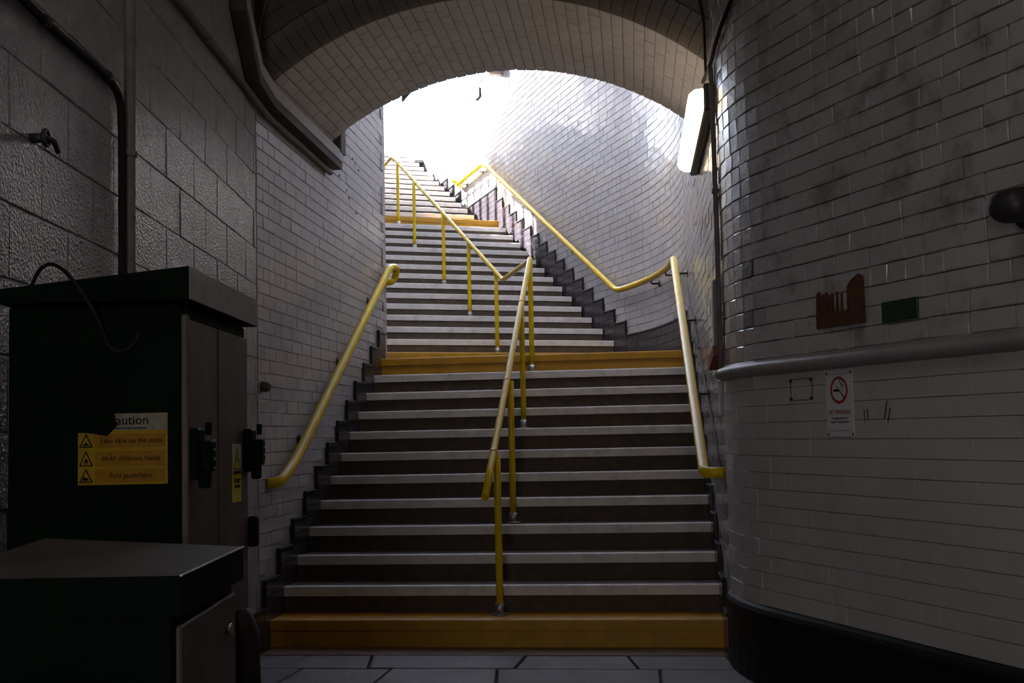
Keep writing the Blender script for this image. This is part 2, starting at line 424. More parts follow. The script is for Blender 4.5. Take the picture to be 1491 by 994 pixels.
# right front wall: painted brick above the moulding, smooth painted courses below, black base
wall_right = struct(part('wall_right', ribbon(rp, 0, S_A, 0, 4.6, back=.010, ds=.1), M['mortar']))
S0 = 9.0-3.6
def hz(s, z): return s > S_T-.05
items = brick_courses(rp, S0, S_A+.0, 1.6285, 4.55, .0855, .2225, .0812, M['brick'], 'brick', pstretch=.62, hz=hz, headL=.1045, tilt=.010, bev=.0028, jit=.005, wob=.006)
lay(wall_right, items, 'brick')
items = brick_courses(rp, S0, S_A, .40, 1.562,   .083, .2245, .0817, M['tile_flat'], 'lower_brick', pstretch=.9, bev=.0016, jit=.0006, dep=.014)
lay(wall_right, items, 'smooth_brick')
# black base with a bead on top
bs = MB(); n = 60; q = []
prof = [(.000, 0), (.020, 0), (.020, .33), (.030, .345), (.032, .365), (.022, .385), (.010, .398), (.0, .40)]
def sweep(mb, path, s0, s1, prof, n):
    q = []; m = len(prof)
    for i in range(n+1):
        p, d, nr = path.at(s0+(s1-s0)*i/n)
        for o, z in prof: a = p+nr*o; q.append((a.x, a.y, z))
    f = [(i*m+k, i*m+k+1, i*m+m+k+1, i*m+m+k) for i in range(n) for k in range(m-1)]
    f += [tuple(range(m)), tuple(n*m+k for k in range(m))[::-1]]
    mb.add(q, f)
sweep(bs, rp, S0-3, S_A-.02, prof, n)
struct(part('baseboard_right', bs, M['black'], smooth=False))
# half round moulding
md = MB(); prof = [(0, 1.545)]+[(.012+.045*math.cos(a), 1.585+.034*math.sin(a)) for a in [R_(-90+18*i) for i in range(11)]]+[(0, 1.63)]
sweep(md, rp, S0-3, S_A-.06, prof, 80)
struct(part('trim_1', md, M['moulding'], smooth=True))

# right stair wall, straight then curving left up the second flight
TOPZ = 6.93
wall_sr = struct(part('wall_stair_right', ribbon(rp, S_A, S_D, 0, TOPZ, back=.007, ds=.1), M['mortar_pale']))
def sk_right(s):
    if s < S_B: y = 6.15+(s-S_A); return max(.42, (math.floor(k_at(y)+.37)+2.57)*H_) if y < 9.65 else 2.36
    if s < S_C+.12: return 2.36
    u = 10.903+(s-S_C)
    if u > 16.02: return 5.05
    return (math.floor((u-U13)/D2+13+.06)+2.25)*H_
items = brick_courses(rp, S_A, s_of_u(19.5), HC*5+.04, TOPZ-.02, HC, .2215, .0795, M['tile'], 'stair_tile', pstretch=.72, skip=lambda s, z: z < sk_right(s)-.06 or (s > S_C and z > 6.8), tilt=.006, bev=.0026, jit=.0012, dep=.012)
lay(wall_sr, items, 'tile')
cp = MB(); sweep(cp, rp, S_C, S_D, [(-.03, TOPZ), (.004, TOPZ), (.004, TOPZ+.05), (-.30, TOPZ+.06), (-.30, TOPZ)], 20)
part('coping', cp, M['concrete'], wall_sr)

# arch over the foot of the stairs
AX, AZ, AR = -.8875, 1.835, 2.18
HA = math.asin(1.3925/2.18)
def ap(rho, a, y): return Vector((AX+rho*math.sin(a), y, AZ+rho*math.cos(a)))
ar = MB(); NA = 40; q = []
for i in range(NA+1):
    a = -HA-.02+(2*HA+.04)*i/NA
    for y, rho in ((6.41, 2.345), (6.62, 2.19), (8.0, 2.19)): q.append(ap(rho, a, y))
f = []
for i in range(NA):
    for k in range(2): f.append((i*3+k, i*3+3+k, i*3+4+k, i*3+1+k))
ar.add(q, f)
zt = 9.5
for y, off in ((6.41, 0), (8.0, 2)):
    o = len(ar.v)
    vs = [q[i*3+off] for i in range(NA+1)]+[Vector((q[i*3+off].x, y, zt)) for i in range(NA+1)]
    fs = [(i, i+1, NA+2+i, NA+1+i) for i in range(NA)]
    if off: fs = [g[::-1] for g in fs]
    ar.add(vs, fs)
ar.add([(AX-1.45, 6.41, zt), (AX+1.45, 6.41, zt), (AX+1.45, 8.0, zt), (AX-1.45, 8.0, zt)], [(0, 1, 2, 3)])
wall_arch = struct(part('wall_arch', ar, M['mortar_pale']))
NC = 40; dA = 2*HA/NC
SL = .2290
sof = bvar('soffit_brick', SL, dA*AR-.004, M['soffit'], bev=.0026, jit=.001, dep=.02)
items = []
for i in range(NC):
    a = -HA+dA*(i+.5); nrm = (Vector((AX, 0, AZ))-Vector((AX+math.sin(a), 0, AZ+math.cos(a)))).normalized()
    up = Vector((math.cos(a), 0, -math.sin(a)))
    y = 6.6+(0 if i % 2 else -.0); first = True
    while y < 7.99:
        ln = SL if not (first and i % 2) else .112
        ln = min(ln, 8.0-y-.002); first = False
        if ln < .03: break
        if 8.0-y-ln < .05: ln = 8.0-y-.001
        p = ap(AR, a, y+ln/2)+nrm*random.uniform(-.001, .001)
        m = frame(p, Vector((0, 1, 0)), nrm, ln/SL, 1, up)
        items.append((px_size(p, nrm, ln), m, random.choice(sof))); y += ln+.0045
lay(wall_arch, items, 'soffit_brick')
# rounded ring of headers on the arris, then plain header rings on the face
def ring_brick(r0, r1, y0, da, profile=None):
    mb = MB(); e = .0022/r0
    pr = profile or [(y0+.10, r0+.002), (y0+.004, r0+.002), (y0, r0+.006), (y0, r1-.006), (y0+.004, r1-.002), (y0+.10, r1-.002)]
    vs = []
    for a in (-da/2+e, da/2-e):
        for y, rho in pr: vs.append((rho*math.sin(a), y, rho*math.cos(a)))
    n = len(pr); mb.add(vs, [tuple(range(n)), tuple(range(2*n-1, n-1, -1))]+[(i, i+n, (i+1) % n+n, (i+1) % n) for i in range(n)])
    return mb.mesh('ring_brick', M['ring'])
prof1 = [(6.598, 2.181), (6.55, 2.186), (6.50, 2.202), (6.455, 2.232), (6.42, 2.275), (6.40, 2.325), (6.40, 2.332), (6.62, 2.332), (6.62, 2.2)]
rb = ring_brick(2.18, 2.33, 6.4, dA, prof1)
for i in range(NC):
    o = link('ring_brick', rb, wall_arch); a = -HA+dA*(i+.5); o.matrix_basis = Matrix.Translation((AX, 0, AZ)) @ Matrix.Rotation(a, 4, 'Y')
for r0, nn, ha in ((2.335, 46, HA+.02), (2.45, 48, HA+.02), (2.565, 46, HA-.03), (2.68, 44, HA-.08)):
    da = 2*ha/nn; me = ring_brick(r0, r0+.115, 6.40, da)
    for i in range(nn):
        a = -ha+da*(i+.5)
        if r0*math.cos(a)+AZ > 4.6 or abs(r0*math.sin(a)) > 1.40: continue
        o = link('ring_brick', me, wall_arch); o.matrix_basis = Matrix.Translation((AX, 0, AZ)) @ Matrix.Rotation(a, 4, 'Y')

# inner wall beside upper flights; unseen opening and top shaped to cut sunlight
wi = MB()
def pru(pts, r0, r1): wi.prism([ru(r0, u, z) for u, z in pts], R2*(r1-r0))
pru([(10.0, 0), (18.35, 0), (18.35, 8.57), (20.7, 9.87), (18.35, 10.75), (10.0, 13.6)], 1.75, RIN)
pz = lambda u: 4.62+(min(u, 20.6)-15.78)*.48+.95
pru([(18.35, 0), (27, 0), (27, pz(27)), (20.6, pz(20.6)), (18.35, pz(18.35))], 1.75, RIN)
wall_in = struct(part('wall_inner', wi, M['tile']))
gf = MB(); gf.prism([ru(2.1, 20.2, 6.55), ru(5.2, 20.2, 6.55), ru(5.2, 40, 6.55), ru(2.1, 40, 6.55)], (0, 0, .05))
struct(part('floor_street', gf, M['asphalt']))

# ------------------------------------------------------------------ stairs
def step(parent, o, ex, ey, k, front, yellow=False, depth=None):
    """o: left front bottom corner of the riser on the plan; ex across, ey going up"""
    dp = depth or D1
    z0 = (k-1)*H_; z1 = k*H_
    b = MB(); b.box((o.x, o.y, z0-.15), ex, ey*(dp+.03), (0, 0, H_+.148))
    s = part('step', b, M['ystep'] if yellow else M['step'], parent, label='step with a yellow painted riser' if yellow else None)
    n = MB()
    pr = [(.030, -.0), (-.006, -.0), (-.011, -.003), (-.013, -.009), (-.013, -.062), (.0, -.062), (.030, -.062)]
    e = ex.normalized(); L = ex.length; a = o+e*.004
    n.prism([(a.x+ey.x*y, a.y+ey.y*y, z1+z+.002) for y, z in pr], e*(L-.008))
    part('nosing', n, M['ystep'] if yellow else M['nosing'], s)
f1 = thing('stair_flight', (-.9, Y1, 0), 'lowest stair flight, wide dark steps with white nosings, yellow bottom step', 'stairs')
for k in range(1, 13):
    step(f1, Vector((XL+.004, Y1+(k-1)*D1, 0)), Vector((2.775, 0, 0)), Vector((0, 1, 0)), k, None, yellow=k in (1, 12))
lp = MB(); lp.prism([(XL, 9.93, 1.70), (XR, 9.93, 1.70)]+[tuple(rp.at(S_B+(S_C-S_B)*i/6)[0].xy)+(1.70,) for i in range(1, 7)]+[ru(WR-.01, 11.06, 1.70), ru(RIN+.01, 11.06, 1.70), ru(RIN+.01, 10.0, 1.70)], (0, 0, .279))
part('landing', lp, M['step'], f1)
f2 = thing('stair_flight', ru(3.5, U13, 12*H_), 'middle stair flight turning left between two yellow steps', 'stairs')
for k in range(13, 28):
    dp = .45 if k == 27 else D2
    a = ru(RIN+.02, U13+(k-13)*D2)
    step(f2, a, R2*(2.905-.004*(k-13)), U2, k, None, yellow=k in (13, 27), depth=dp)
lp = MB(); lp.prism([ru(4.2, 15.75, 4.2), ru(WR, 15.75, 4.2), ru(WR, 17.6, 4.2), ru(4.2, 17.6, 4.2)], (0, 0, 27*H_-4.203)); part('landing', lp, M['step'], f2)
f3 = thing('stair_flight', ru(3.5, U28, 27*H_), 'sunlit top stair flight behind the yellow railing, pale nosings', 'stairs')
for k in range(28, 41):
    a = ru(RIN+.02, U28+(k-28)*D3)
    step(f3, a, R2*2.60, U2, k, None, depth=D3 if k < 40 else .6)

# stepped skirting, tile by tile
def stepped_skirt(name, posf, cols, mat_):
    """cols: (s0, s1, zb, zt, lip) per stair column; posf(s)->(point, dir, normal)"""
    base = MB()
    root = None
    for i, (s0, s1, zb, zt, zn) in enumerate(cols):
        p0, d, n = posf(s0); p1, d1, n1 = posf(s1)
        e = p1-p0
        base.box(Vector((p0.x, p0.y, zb))-n*.004, e, n*.008, (0, 0, zt-zb-.004))
    root = struct(part(name, base, M['mortar_dark']))
    for i, (s0, s1, zb, zt, zn) in enumerate(cols):
        p0, d, n = posf(s0); p1, d1, n1 = posf(s1); e = p1-p0; en = e.normalized()
        rows = max(1, int(round((zt-.028-zb)/.0825))); hh = (zt-.028-zb)/rows
        for r in range(rows):
            t = MB(); cuts = [0, 1] if r % 2 else [0, .5, 1]
            for c0, c1 in zip(cuts, cuts[1:]):
                t = MB(); t.bbox(Vector((p0.x, p0.y, zb+r*hh+.0015))+e*c0+en*.0015+n*.003, e*(c1-c0)-en*.003, n*.012, (0, 0, hh-.003), .003)
                part('tile', t, mat_, root)
        t = MB(); t.bbox(Vector((p0.x, p0.y, zt-.028))+n*.003, e, n*.022, (0, 0, .026), .006)
        if zn is not None and zt-zn > .02:
            q = p0 if zn is not None else p1
            t.bbox(Vector((q.x, q.y, zn))+n*.003, en*.022, n*.020, (0, 0, zt-zn-.02), .006)
        part('cap_tile', t, M['skirt_cap'], root)
    return root
colsL = []
kz = lambda k: (k+2.57)*H_
for k in range(-1, 12):
    y0 = Y1+(k-1+.63)*D1; y1_ = y0+D1
    y0 = max(y0, 6.24); 
    y1_ = min(y1_, 9.86)
    colsL.append((y0, y1_, max(0, (k-1)*H_ if k > 0 else 0), kz(k), kz(k-1) if k > -1 else None))
stepped_skirt('baseboard_stair_left', lambda y: (Vector((XL, y, 0)), Vector((0, 1, 0)), Vector((1, 0, 0))), colsL, M['skirt'])
colsR = [(y0, y1_, zb, zt, zn) for y0, y1_, zb, zt, zn in colsL]
stepped_skirt('baseboard_stair_right', lambda y: (Vector((XR, y, 0)), Vector((0, 1, 0)), Vector((-1, 0, 0))), colsR, M['skirt'])
cols2 = []
for i in range(8):
    a = S_B+.1+(S_C+.10-S_B-.1)*i/8; b_ = S_B+.1+(S_C+.10-S_B-.1)*(i+1)/8; cols2.append((a, b_, 1.9, 2.36, None))
for k in range(13, 28):
    u0 = U13+(k-13-.06)*D2; cols2.append((s_of_u(u0), s_of_u(u0+D2), (k-1)*H_, (k+2.25)*H_, (k+1.25)*H_))
u0 = U13+(27+1-13-.06)*D2
for a, b_, zb, zt, zn in ((u0, u0+.5, 4.3, 5.05, 29.25*H_), (u0+.5, u0+1.0, 4.3, 5.05, None), (u0+1.0, 17.58, 4.3, 5.05, None), (17.58, 18.0, 4.6, 5.42, 5.05), (18.0, 18.41, 4.7, 5.63, 5.42), (18.41, 18.83, 4.8, 5.83, 5.63)):
    cols2.append((s_of_u(a), s_of_u(b_), zb, zt, zn))
stepped_skirt('baseboard_stair_curve', lambda s: rp.at(s), cols2, M['skirt'])

# ------------------------------------------------------------------ handrails
def bracket(parent, p, n, out, drop=.06, m='iron'):
    b = MB(); p = Vector(p); n = Vector(n)
    w_ = p-n*out
    b.tube(rounded([p-Vector((0, 0, .028)), p-Vector((0, 0, drop)), w_-Vector((0, 0, drop))], .03), .009, 8)
    b.tube([w_-Vector((0, 0, drop))-n*.0, w_-Vector((0, 0, drop))+n*.008], .034, 12)
    part('bracket', b, M[m], parent, True)
lh = thing('handrail', (XL+.08, 6.6, 0), 'left yellow wall handrail climbing the lowest stair flight, end curled to wall', 'handrail')
X = XL+.085
sl_ = .165/.28
zl = lambda y: 1.035+(y-6.70)*.593
pts = rounded([(XL+.0, 6.56, zl(6.70)-.03), (X-.01, 6.60, zl(6.70)-.02), (X, 6.85, zl(6.85)), (X, 9.74, zl(9.74)), (X+.015, 9.97, zl(9.74)+.02), (X-.03, 10.02, zl(9.74)-.10), (XL-.02, 9.90, zl(9.74)-.12)], .12)
b = MB(); b.tube(pts, .033, 14); part('rail', b, M['rail'], lh, True)
for y in (7.2, 8.2, 9.2): bracket(lh, (X, y, zl(y)), (1, 0, 0), .085)
rh = thing('handrail', (XR-.1, 6.5, 0), 'right yellow wall handrail running up the lowest flight and round the curved wall', 'handrail')
X = .392
zr_ = lambda y: 1.045+(y-6.30)*.510
pts = [(XR, 6.30, 1.035), (X, 6.34, 1.035), (X, 6.42, 1.075), (X, 9.80, 2.82)]
rc = []
for i in range(9):
    s = S_B+.35+(S_C-S_B-.30)*i/8; p, d, n = rp.at(s); q = p+n*.088; rc.append((q.x, q.y, 2.85))
pts2 = rounded(pts+rc[1:]+[tuple((ru(WR-.086, 11.12, 2.87)))[:3], tuple(ru(WR-.086, 15.75, 2.87+4.63*.54)), tuple(ru(WR-.086, 16.05, 5.50)), tuple(ru(WR-.086, 17.5, 5.50)), tuple(ru(WR-.02, 17.56, 5.50))], .10)
b = MB(); b.tube(pts2, .033, 14); part('rail', b, M['rail'], rh, True)
for y in (7.4, 8.6, 9.6): bracket(rh, (X, y, 1.075+(y-6.42)*.5163), (-1, 0, 0), XR-X)
for s in (S_B+.9, S_B+1.5):
    p, d, n = rp.at(s); bracket(rh, Vector((p.x, p.y, 2.85))+n*.088, n, .088)
for u in (12.4, 13.8, 15.2, 16.3, 17.2):
    z = 2.87+(u-11.12)*.54 if u < 15.75 else 5.5
    bracket(rh, ru(WR-.086, u, z), -R2, .086)
uh = thing('handrail', ru(WR-.08, 18.4, 5.5), 'pale wall handrail in full sun beside the top flight', 'handrail')
b = MB(); b.tube(rounded([ru(WR-.02, 17.75, 5.62), ru(WR-.08, 17.8, 5.62), ru(WR-.08, 19.6, 6.5)], .06), .025, 10); part('rail', b, M['rail'], uh, True)
bracket(uh, ru(WR-.08, 18.6, 6.01), -R2, .08)

ch = thing('handrail', (-.87, 6.4, 0), 'central yellow handrail on posts dividing the stairs, bent at each landing', 'handrail')
XC = -.885
zc_ = lambda y: .905+.6*(y-6.35)
flt2 = lambda r, u: ru(r, u, 3.05+(u-11.21)*.5435)
corner = ru(3.62, 10.98, 2.925)
rail = rounded([(XC, 6.36, zc_(6.36)), (XC, 9.56, zc_(9.56)), tuple(Vector((XC, 9.62, zc_(9.56)+.0))), tuple(corner), tuple(flt2(3.61, 11.25)), tuple(flt2(3.44, 15.35)), tuple(ru(3.42, 15.5, 5.37)), tuple(ru(3.43, 16.2, 5.37)), tuple(ru(3.43, 18.6, 6.52)), tuple(ru(3.4, 20.3, 7.34))], .045)
b = MB(); b.tube(rail, .0235, 12); part('rail', b, M['rail'], ch, True)
def post(x, y, z0, z1):
    b = MB(); b.tube([(x, y, z0+.005), (x, y, z1)], .0225, 12)
    p = part('post', b, M['rail'], ch, True)
    f = MB(); f.tube([(x, y, z0-.0), (x, y, z0+.07)], .029, 12); f.tube([(x, y, z0-.002), (x, y, z0+.008)], .055, 14)
    part('base_flange', f, M['steel'], p, True)
    return p
posts = []
for k in (1, 4, 8, 11):
    y = Y1+(k-1)*D1+.19; zt_ = zc_(y) if y < 9.56 else zc_(9.56)
    posts.append((XC+.025 if k < 8 else XC, y, k*H_, zt_-.0))
post_r = {13: 3.62, 16: 3.585, 19: 3.53, 23: 3.455, 26: 3.44}
for k, r in post_r.items():
    u = U13+(k-13)*D2+.17; p = flt2(r, u); posts.append((p.x, p.y, k*H_, p.z))
p = ru(3.43, 16.2, 5.37); posts.append((p.x, p.y, 28*H_ if False else 29*H_, 5.37))
for x, y, z0, z1 in posts: post(x, y, z0, z1)
def collar(p, d):
    b = MB(); p = Vector(p); d = Vector(d).normalized(); b.tube([p-d*.013, p-d*.010, p+d*.010, p+d*.013], [.0245, .0268, .0268, .0245], 12)
    part('collar', b, M['rail'], ch, True)
d1 = Vector((0, 1, .6)); 
for y in (6.79, 7.6, 8.75): collar((XC, y, zc_(y)), d1)
d2 = (flt2(3.44, 15.35)-flt2(3.61, 11.25))
for u in (11.42, 12.2, 13.1, 14.25, 15.15): collar(flt2(3.61-.17*(u-11.25)/4.1, u), d2)

# palisade fence on the parapet of the inner wall
pf = thing('palisade_fence', ru(1.95, 20, pz(20)), 'spiked metal fence on the sloping parapet beside the top flight', 'fence')
u = 18.6
while u < 26.8:
    z = pz(u)-.05; b = MB()
    b.prism([ru(2.02, u-.05, z), ru(2.02, u+.05, z), ru(2.02, u+.05, z+1.95), ru(2.02, u, z+2.1), ru(2.02, u-.05, z+1.95)], R2*.02)
    part('pale', b, M['iron'], pf); u += .40
for dz in (.30, 1.65):
    for ua, ub in ((18.4, 20.6), (20.6, 26.9)):
        b = MB(); b.prism([ru(1.98, ua, pz(ua)+dz), ru(1.98, ub, pz(ub)+dz), ru(1.98, ub, pz(ub)+dz+.045), ru(1.98, ua, pz(ua)+dz+.045)], R2*.035); part('fence_rail', b, M['iron'], pf)

# ------------------------------------------------------------------ lit lamp on the right wall under the arch
lm = thing('strip_lamp', (XR, 6.9, 3.2), 'lit white strip lamp mounted high on the right wall under the arch', 'lamp')
b = MB(); b.bbox((.445, 6.18, 3.10), (.06, 0, 0), (0, 1.62, 0), (0, 0, .16), .01); part('housing', b, M['iron'], lm)
b = MB(); q = []; n = 10
sec = [(.445, 3.115), (.40, 3.12), (.37, 3.14), (.355, 3.175), (.365, 3.215), (.395, 3.24), (.445, 3.245)]
ys = [6.20, 6.215, 6.24, 7.74, 7.765, 7.78]; sc = [.72, .9, 1, 1, .9, .72]
vs = []
for y, s_ in zip(ys, sc):
    for x, z in sec: vs.append((.445+(x-.445)*s_, y, 3.18+(z-3.18)*s_))
m_ = len(sec); fs = [(i*m_+k, i*m_+k+1, i*m_+m_+k+1, i*m_+m_+k) for i in range(len(ys)-1) for k in range(m_-1)]+[tuple(range(m_)), tuple((len(ys)-1)*m_+k for k in range(m_))[::-1]]
b.add(vs, fs); part('diffuser', b, M['lampw'], lm, True)
b = MB(); b.tube([(.352, 6.98, 3.175), (.348, 6.98, 3.175)], .014, 10); part('catch', b, M['grey'], lm)

# ------------------------------------------------------------------ pipes, cables, ducts
def bw(s, z, off): p = Vector((XL, 6.40, 0))+DB*(s-6.646)+NB*off; return Vector((p.x, p.y, z))   # s measured as DB . p
def pipe_thing(name, pts, rad, m, label, cat, clips=(), rnd=.1, seg=10):
    o = MB(); o.tube(rounded(pts, rnd), rad, seg)
    t = part(name, o, M[m], None, True); tag(t, label, cat)
    for c_ in clips:
        k = MB(); p, d = Vector(c_[0]), Vector(c_[1]).normalized(); k.tube([p-d*.012, p+d*.012], rad+.006, 10); part('clip', k, M[m if m != 'cable' else 'iron'], t, True)
    return t
pipe_thing('pipe', [bw(4.19, .0, .035), bw(4.19, 4.55, .035)], .021, 'pipe', 'upright painted pipe on the grey block wall above the tall cabinet', 'pipe', [(bw(4.19, 2.4, .035), (0, 0, 1)), (bw(4.19, 3.2, .035), (0, 0, 1))])
pipe_thing('cable', [bw(2.6, 2.50, .02), bw(3.15, 2.635, .02), bw(3.5, 2.625, .02), bw(3.95, 2.64, .02), bw(4.13, 2.61, .02), bw(4.145, 2.45, .02), bw(4.15, 1.3, .02)], .015, 'cable', 'thick black cable sagging across the block wall to the upright pipe', 'cable', [(bw(3.42, 2.63, .02), (0, 1, 0)), (bw(3.98, 2.64, .02), (0, 1, 0))], .12)
pipe_thing('conduit', [bw(3.6, 3.24, .03), bw(4.9, 3.29, .03), bw(6.35, 3.335, .03), (XL+.03, 6.55, 3.315), (XL+.03, 7.98, 3.295)], .019, 'pipe', 'slim conduit rising along the block wall then under the duct on the tiled wall', 'conduit', [(bw(5.4, 3.305, .03), DB), ((XL+.03, 7.2, 3.306), (0, 1, 0))], .12)
# painted duct: descends the block wall, then runs level below the arch springing
dt = thing('cable_duct', bw(6.4, 3.4, .05), 'painted duct descending to follow the left foot of the arch', 'duct')
b = MB()
cl = [bw(5.86, 4.4, .05), bw(6.05, 3.72, .05), bw(6.40, 3.46, .05), Vector((XL+.05, 6.52, 3.43)), Vector((XL+.05, 6.75, 3.425)), Vector((XL+.05, 8.1, 3.41))]
def ductsec(b, cl, hw, z0, z1, mi):
    vs = []
    for i, p in enumerate(cl):
        if i <= 1: wdir = NB
        elif i == 2: wdir = (NB+Vector((1, 0, 0))).normalized()
        else: wdir = Vector((1, 0, 0))
        t = (cl[min(i+1, len(cl)-1)]-cl[max(i-1, 0)]).normalized(); up = wdir.cross(t); up = up if up.z > 0 or abs(up.z) < .2 else -up
        if up.dot(Vector((0, .6, .8))) < 0: up = -up
        for a, c_ in ((-hw, z0), (hw, z0), (hw, z1), (-hw, z1)): vs.append(p+wdir*a+up*c_)
    fs = [(i*4+k, i*4+(k+1) % 4, i*4+4+(k+1) % 4, i*4+4+k) for i in range(len(cl)-1) for k in range(4)]+[(3, 2, 1, 0), tuple(len(cl)*4-4+k for k in range(4))]
    b.add(vs, fs, mi)
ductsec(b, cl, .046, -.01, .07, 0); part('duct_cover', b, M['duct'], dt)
b = MB(); ductsec(b, cl, .040, -.065, -.0105, 0); part('duct_tray', b, M['ductd'], dt, label='dark brown underside of the duct')
b = MB(); b.box((XL+.002, 8.02, 3.47), (.10, 0, 0), (0, .14, 0), (0, 0, .26)); tag(part('box', b, M['ductd']), 'small dark box on the left wall behind the arch foot', 'box')
# thin cable round the arch face, left and right
pts = [(XL+.03, 6.385, 3.47), (XL+.03, 6.385, 3.80)]+[tuple(ap(2.63, a, 6.385)) for a in [R_(-29+3*i) for i in range(8)]]
pipe_thing('cable', pts, .007, 'pipe', 'thin cable from the duct up round the left side of the arch face', 'cable', (), .08, 8)
pts = [(XR-.03, 6.385, 3.34), (XR-.03, 6.385, 3.72)]+[tuple(ap(2.63, a, 6.385)) for a in [R_(29-3*i) for i in range(8)]]
pipe_thing('cable', pts, .008, 'cable', 'thin black cable round the right side of the arch face above the lamp', 'cable', (), .08, 8)
def rwp(s, z, off): p, d, n = rp.at(s); q = p+n*off; return Vector((q.x, q.y, z))
pts = [rwp(S_A-.02, 1.62, .018), rwp(S_A-.04, 2.4, .018), rwp(S_A-.02, 3.22, .018), rwp(S_A-.0, 3.35, .02), (XR-.03, 6.33, 3.33)]
pipe_thing('conduit', pts, .014, 'pipe', 'upright dark conduit at the rounded brick corner beside the lamp', 'conduit', [(rwp(S_A-.03, 2.62, .018), (0, 0, 1))], .06)
pts = [(XR-.05, 6.36, 3.32)]+[tuple(rwp(S_A-.05-.13*i, 3.36+.035*i+.006*i*i, .016)) for i in range(14)]
pipe_thing('cable', pts, .011, 'cable', 'black cable sweeping up the brick wall from the lamp to the top right', 'cable', (), .06)
pts = [(XR-.012, 9.55, 2.52), (XR-.012, 6.36, 1.03)]
pipe_thing('cable', pts, .006, 'ductd', 'thin brown cable clipped to the wall behind the right handrail', 'cable', [((XR-.012, 8.2, 1.89), (0, 1, .47))], .05, 6)
# grey trunking with red foot
tr = thing('trunking', (XR, 6.36, 1.7), 'short grey upright trunking with a red foot on the right wall', 'trunking')
b = MB(); b.bbox((XR-.035, 6.28, 1.70), (.034, 0, 0), (0, .13, 0), (0, 0, .44), .004); part('cover', b, M['grey'], tr)
b = MB(); b.prism([(XR-.05, 6.24, 1.70), (XR-.0, 6.24, 1.70), (XR-.0, 6.44, 1.63), (XR-.062, 6.48, 1.63)], (0, 0, .06)); part('foot', b, M['red'], tr, label='red foot of the trunking')
b = MB(); b.bbox((XR-.018, 6.26, 1.36), (.017, 0, 0), (0, .11, 0), (0, 0, .2), .004); tag(part('backing_strip', b, M['tile_flat']), 'short white strip on the right wall below the red foot', 'strip')
# stub on the tiled wall
st = thing('pipe_stub', (XL, 6.46, 1.6), 'rusty pipe stub sticking out of the left tiled wall', 'pipe')
b = MB(); b.tube([(XL, 6.46, 1.605), (XL+.05, 6.46, 1.60), (XL+.062, 6.46, 1.598)], [.034, .030, .020], 12); part('pipe', b, M['ductd'], st, True)
b = MB(); b.tube([(XL+.001, 6.46, 1.605), (XL+.007, 6.46, 1.605)], .044, 12); part('collar', b, M['duct'], st)
# hook on block wall
hk = MB(); p = bw(3.36, 2.235, 0); hk.tube([p+NB*.0, p+NB*.05], .016, 8); hk.tube(rounded([p+NB*.045, p+NB*.06+DB*.03, p+NB*.05+DB*.09-Vector((0, 0, .02))], .02), .009, 8)
hk.tube([p+NB*.048+Vector((math.cos(a)*0, 0, 0))+DB*(.024*math.cos(a))+Vector((0, 0, .024*math.sin(a))) for a in [R_(30*i) for i in range(12)]], .007, 8, closed=True)
tag(part('wall_hook', hk, M['iron'], None, True), 'rusty eye bolt with a hook on the block wall at the left edge', 'hook')

# ------------------------------------------------------------------ things on the right wall
def onr(t, z, off=0): return right_wall(t, z, off)
def rect_r(mb, t0, t1, z0, z1, o0, o1, bev=.0):
    a = onr(t0, z0, o0)
    (mb.bbox if bev else mb.box)(a, -UR*(t0-t1), NR*(o1-o0), (0, 0, z1-z0), *( [bev] if bev else []))
TXT = {}
def text_mesh(s, size):
    c_ = bpy.data.curves.new('text', 'FONT'); c_.body = s; c_.size = size; c_.align_x = 'CENTER'; c_.align_y = 'CENTER'; c_.extrude = .0004; c_.resolution_u = 2
    o = bpy.data.objects.new('text', c_); col.objects.link(o)
    bpy.context.view_layer.update()
    me = bpy.data.meshes.new_from_object(o.evaluated_get(bpy.context.evaluated_depsgraph_get()))
    bpy.data.objects.remove(o); bpy.data.curves.remove(c_); return me
def put_text(s, size, ctr, ex, ez, m, parent, sx=1, name='lettering'):
    me = text_mesh(s, size); me.materials.clear(); me.materials.append(m)
    ex = ex.normalized(); ez = ez.normalized(); n = ex.cross(ez)
    mx = Matrix(((ex.x*sx, ez.x, n.x, ctr.x), (ex.y*sx, ez.y, n.y, ctr.y), (ex.z*sx, ez.z, n.z, ctr.z), (0, 0, 0, 1)))
    me.transform(mx); return link(name, me, parent)
EXR = -UR; EZ = Vector((0, 0, 1))
sg = thing('no_smoking_sign', onr(4.02, 1.24, .02), 'white no smoking sign on the painted right wall below the moulding', 'sign')
tc, zc = 4.018, 1.389; sw, sh = .19, .296
b = MB(); rect_r(b, tc+sw/2, tc-sw/2, zc-sh/2, zc+sh/2, .003, .007, .001); part('panel', b, M['signw'], sg)
def onsign(x, z, off=.0085): return onr(tc-x, zc+z, off)
def ring(mb, cx, cz, r0, r1, n=36):
    vs = []
    for i in range(n):
        a = 2*math.pi*i/n; vs += [onsign(cx+r0*math.cos(a), cz+r0*math.sin(a)), onsign(cx+r1*math.cos(a), cz+r1*math.sin(a))]
    mb.add(vs, [(2*i, 2*i+1, (2*i+3) % (2*n), (2*i+2) % (2*n)) for i in range(n)])
def quad(mb, pts, off=.0083): mb.add([onsign(x, z, off) for x, z in pts], [tuple(range(len(pts)))])
cz = .060
b = MB()
quad(b, [(-.040, cz-.006), (.004, cz-.006), (.004, cz+.004), (-.040, cz+.004)]); quad(b, [(.022, cz-.006), (.028, cz-.006), (.028, cz+.004), (.022, cz+.004)])
for x0, ph in ((.012, 0), (.028, 1.2)):
    b.tube([onsign(x0+.007*math.sin(ph+i*.75), cz+.010+i*.0046, .008) for i in range(9)], .0016, 5)
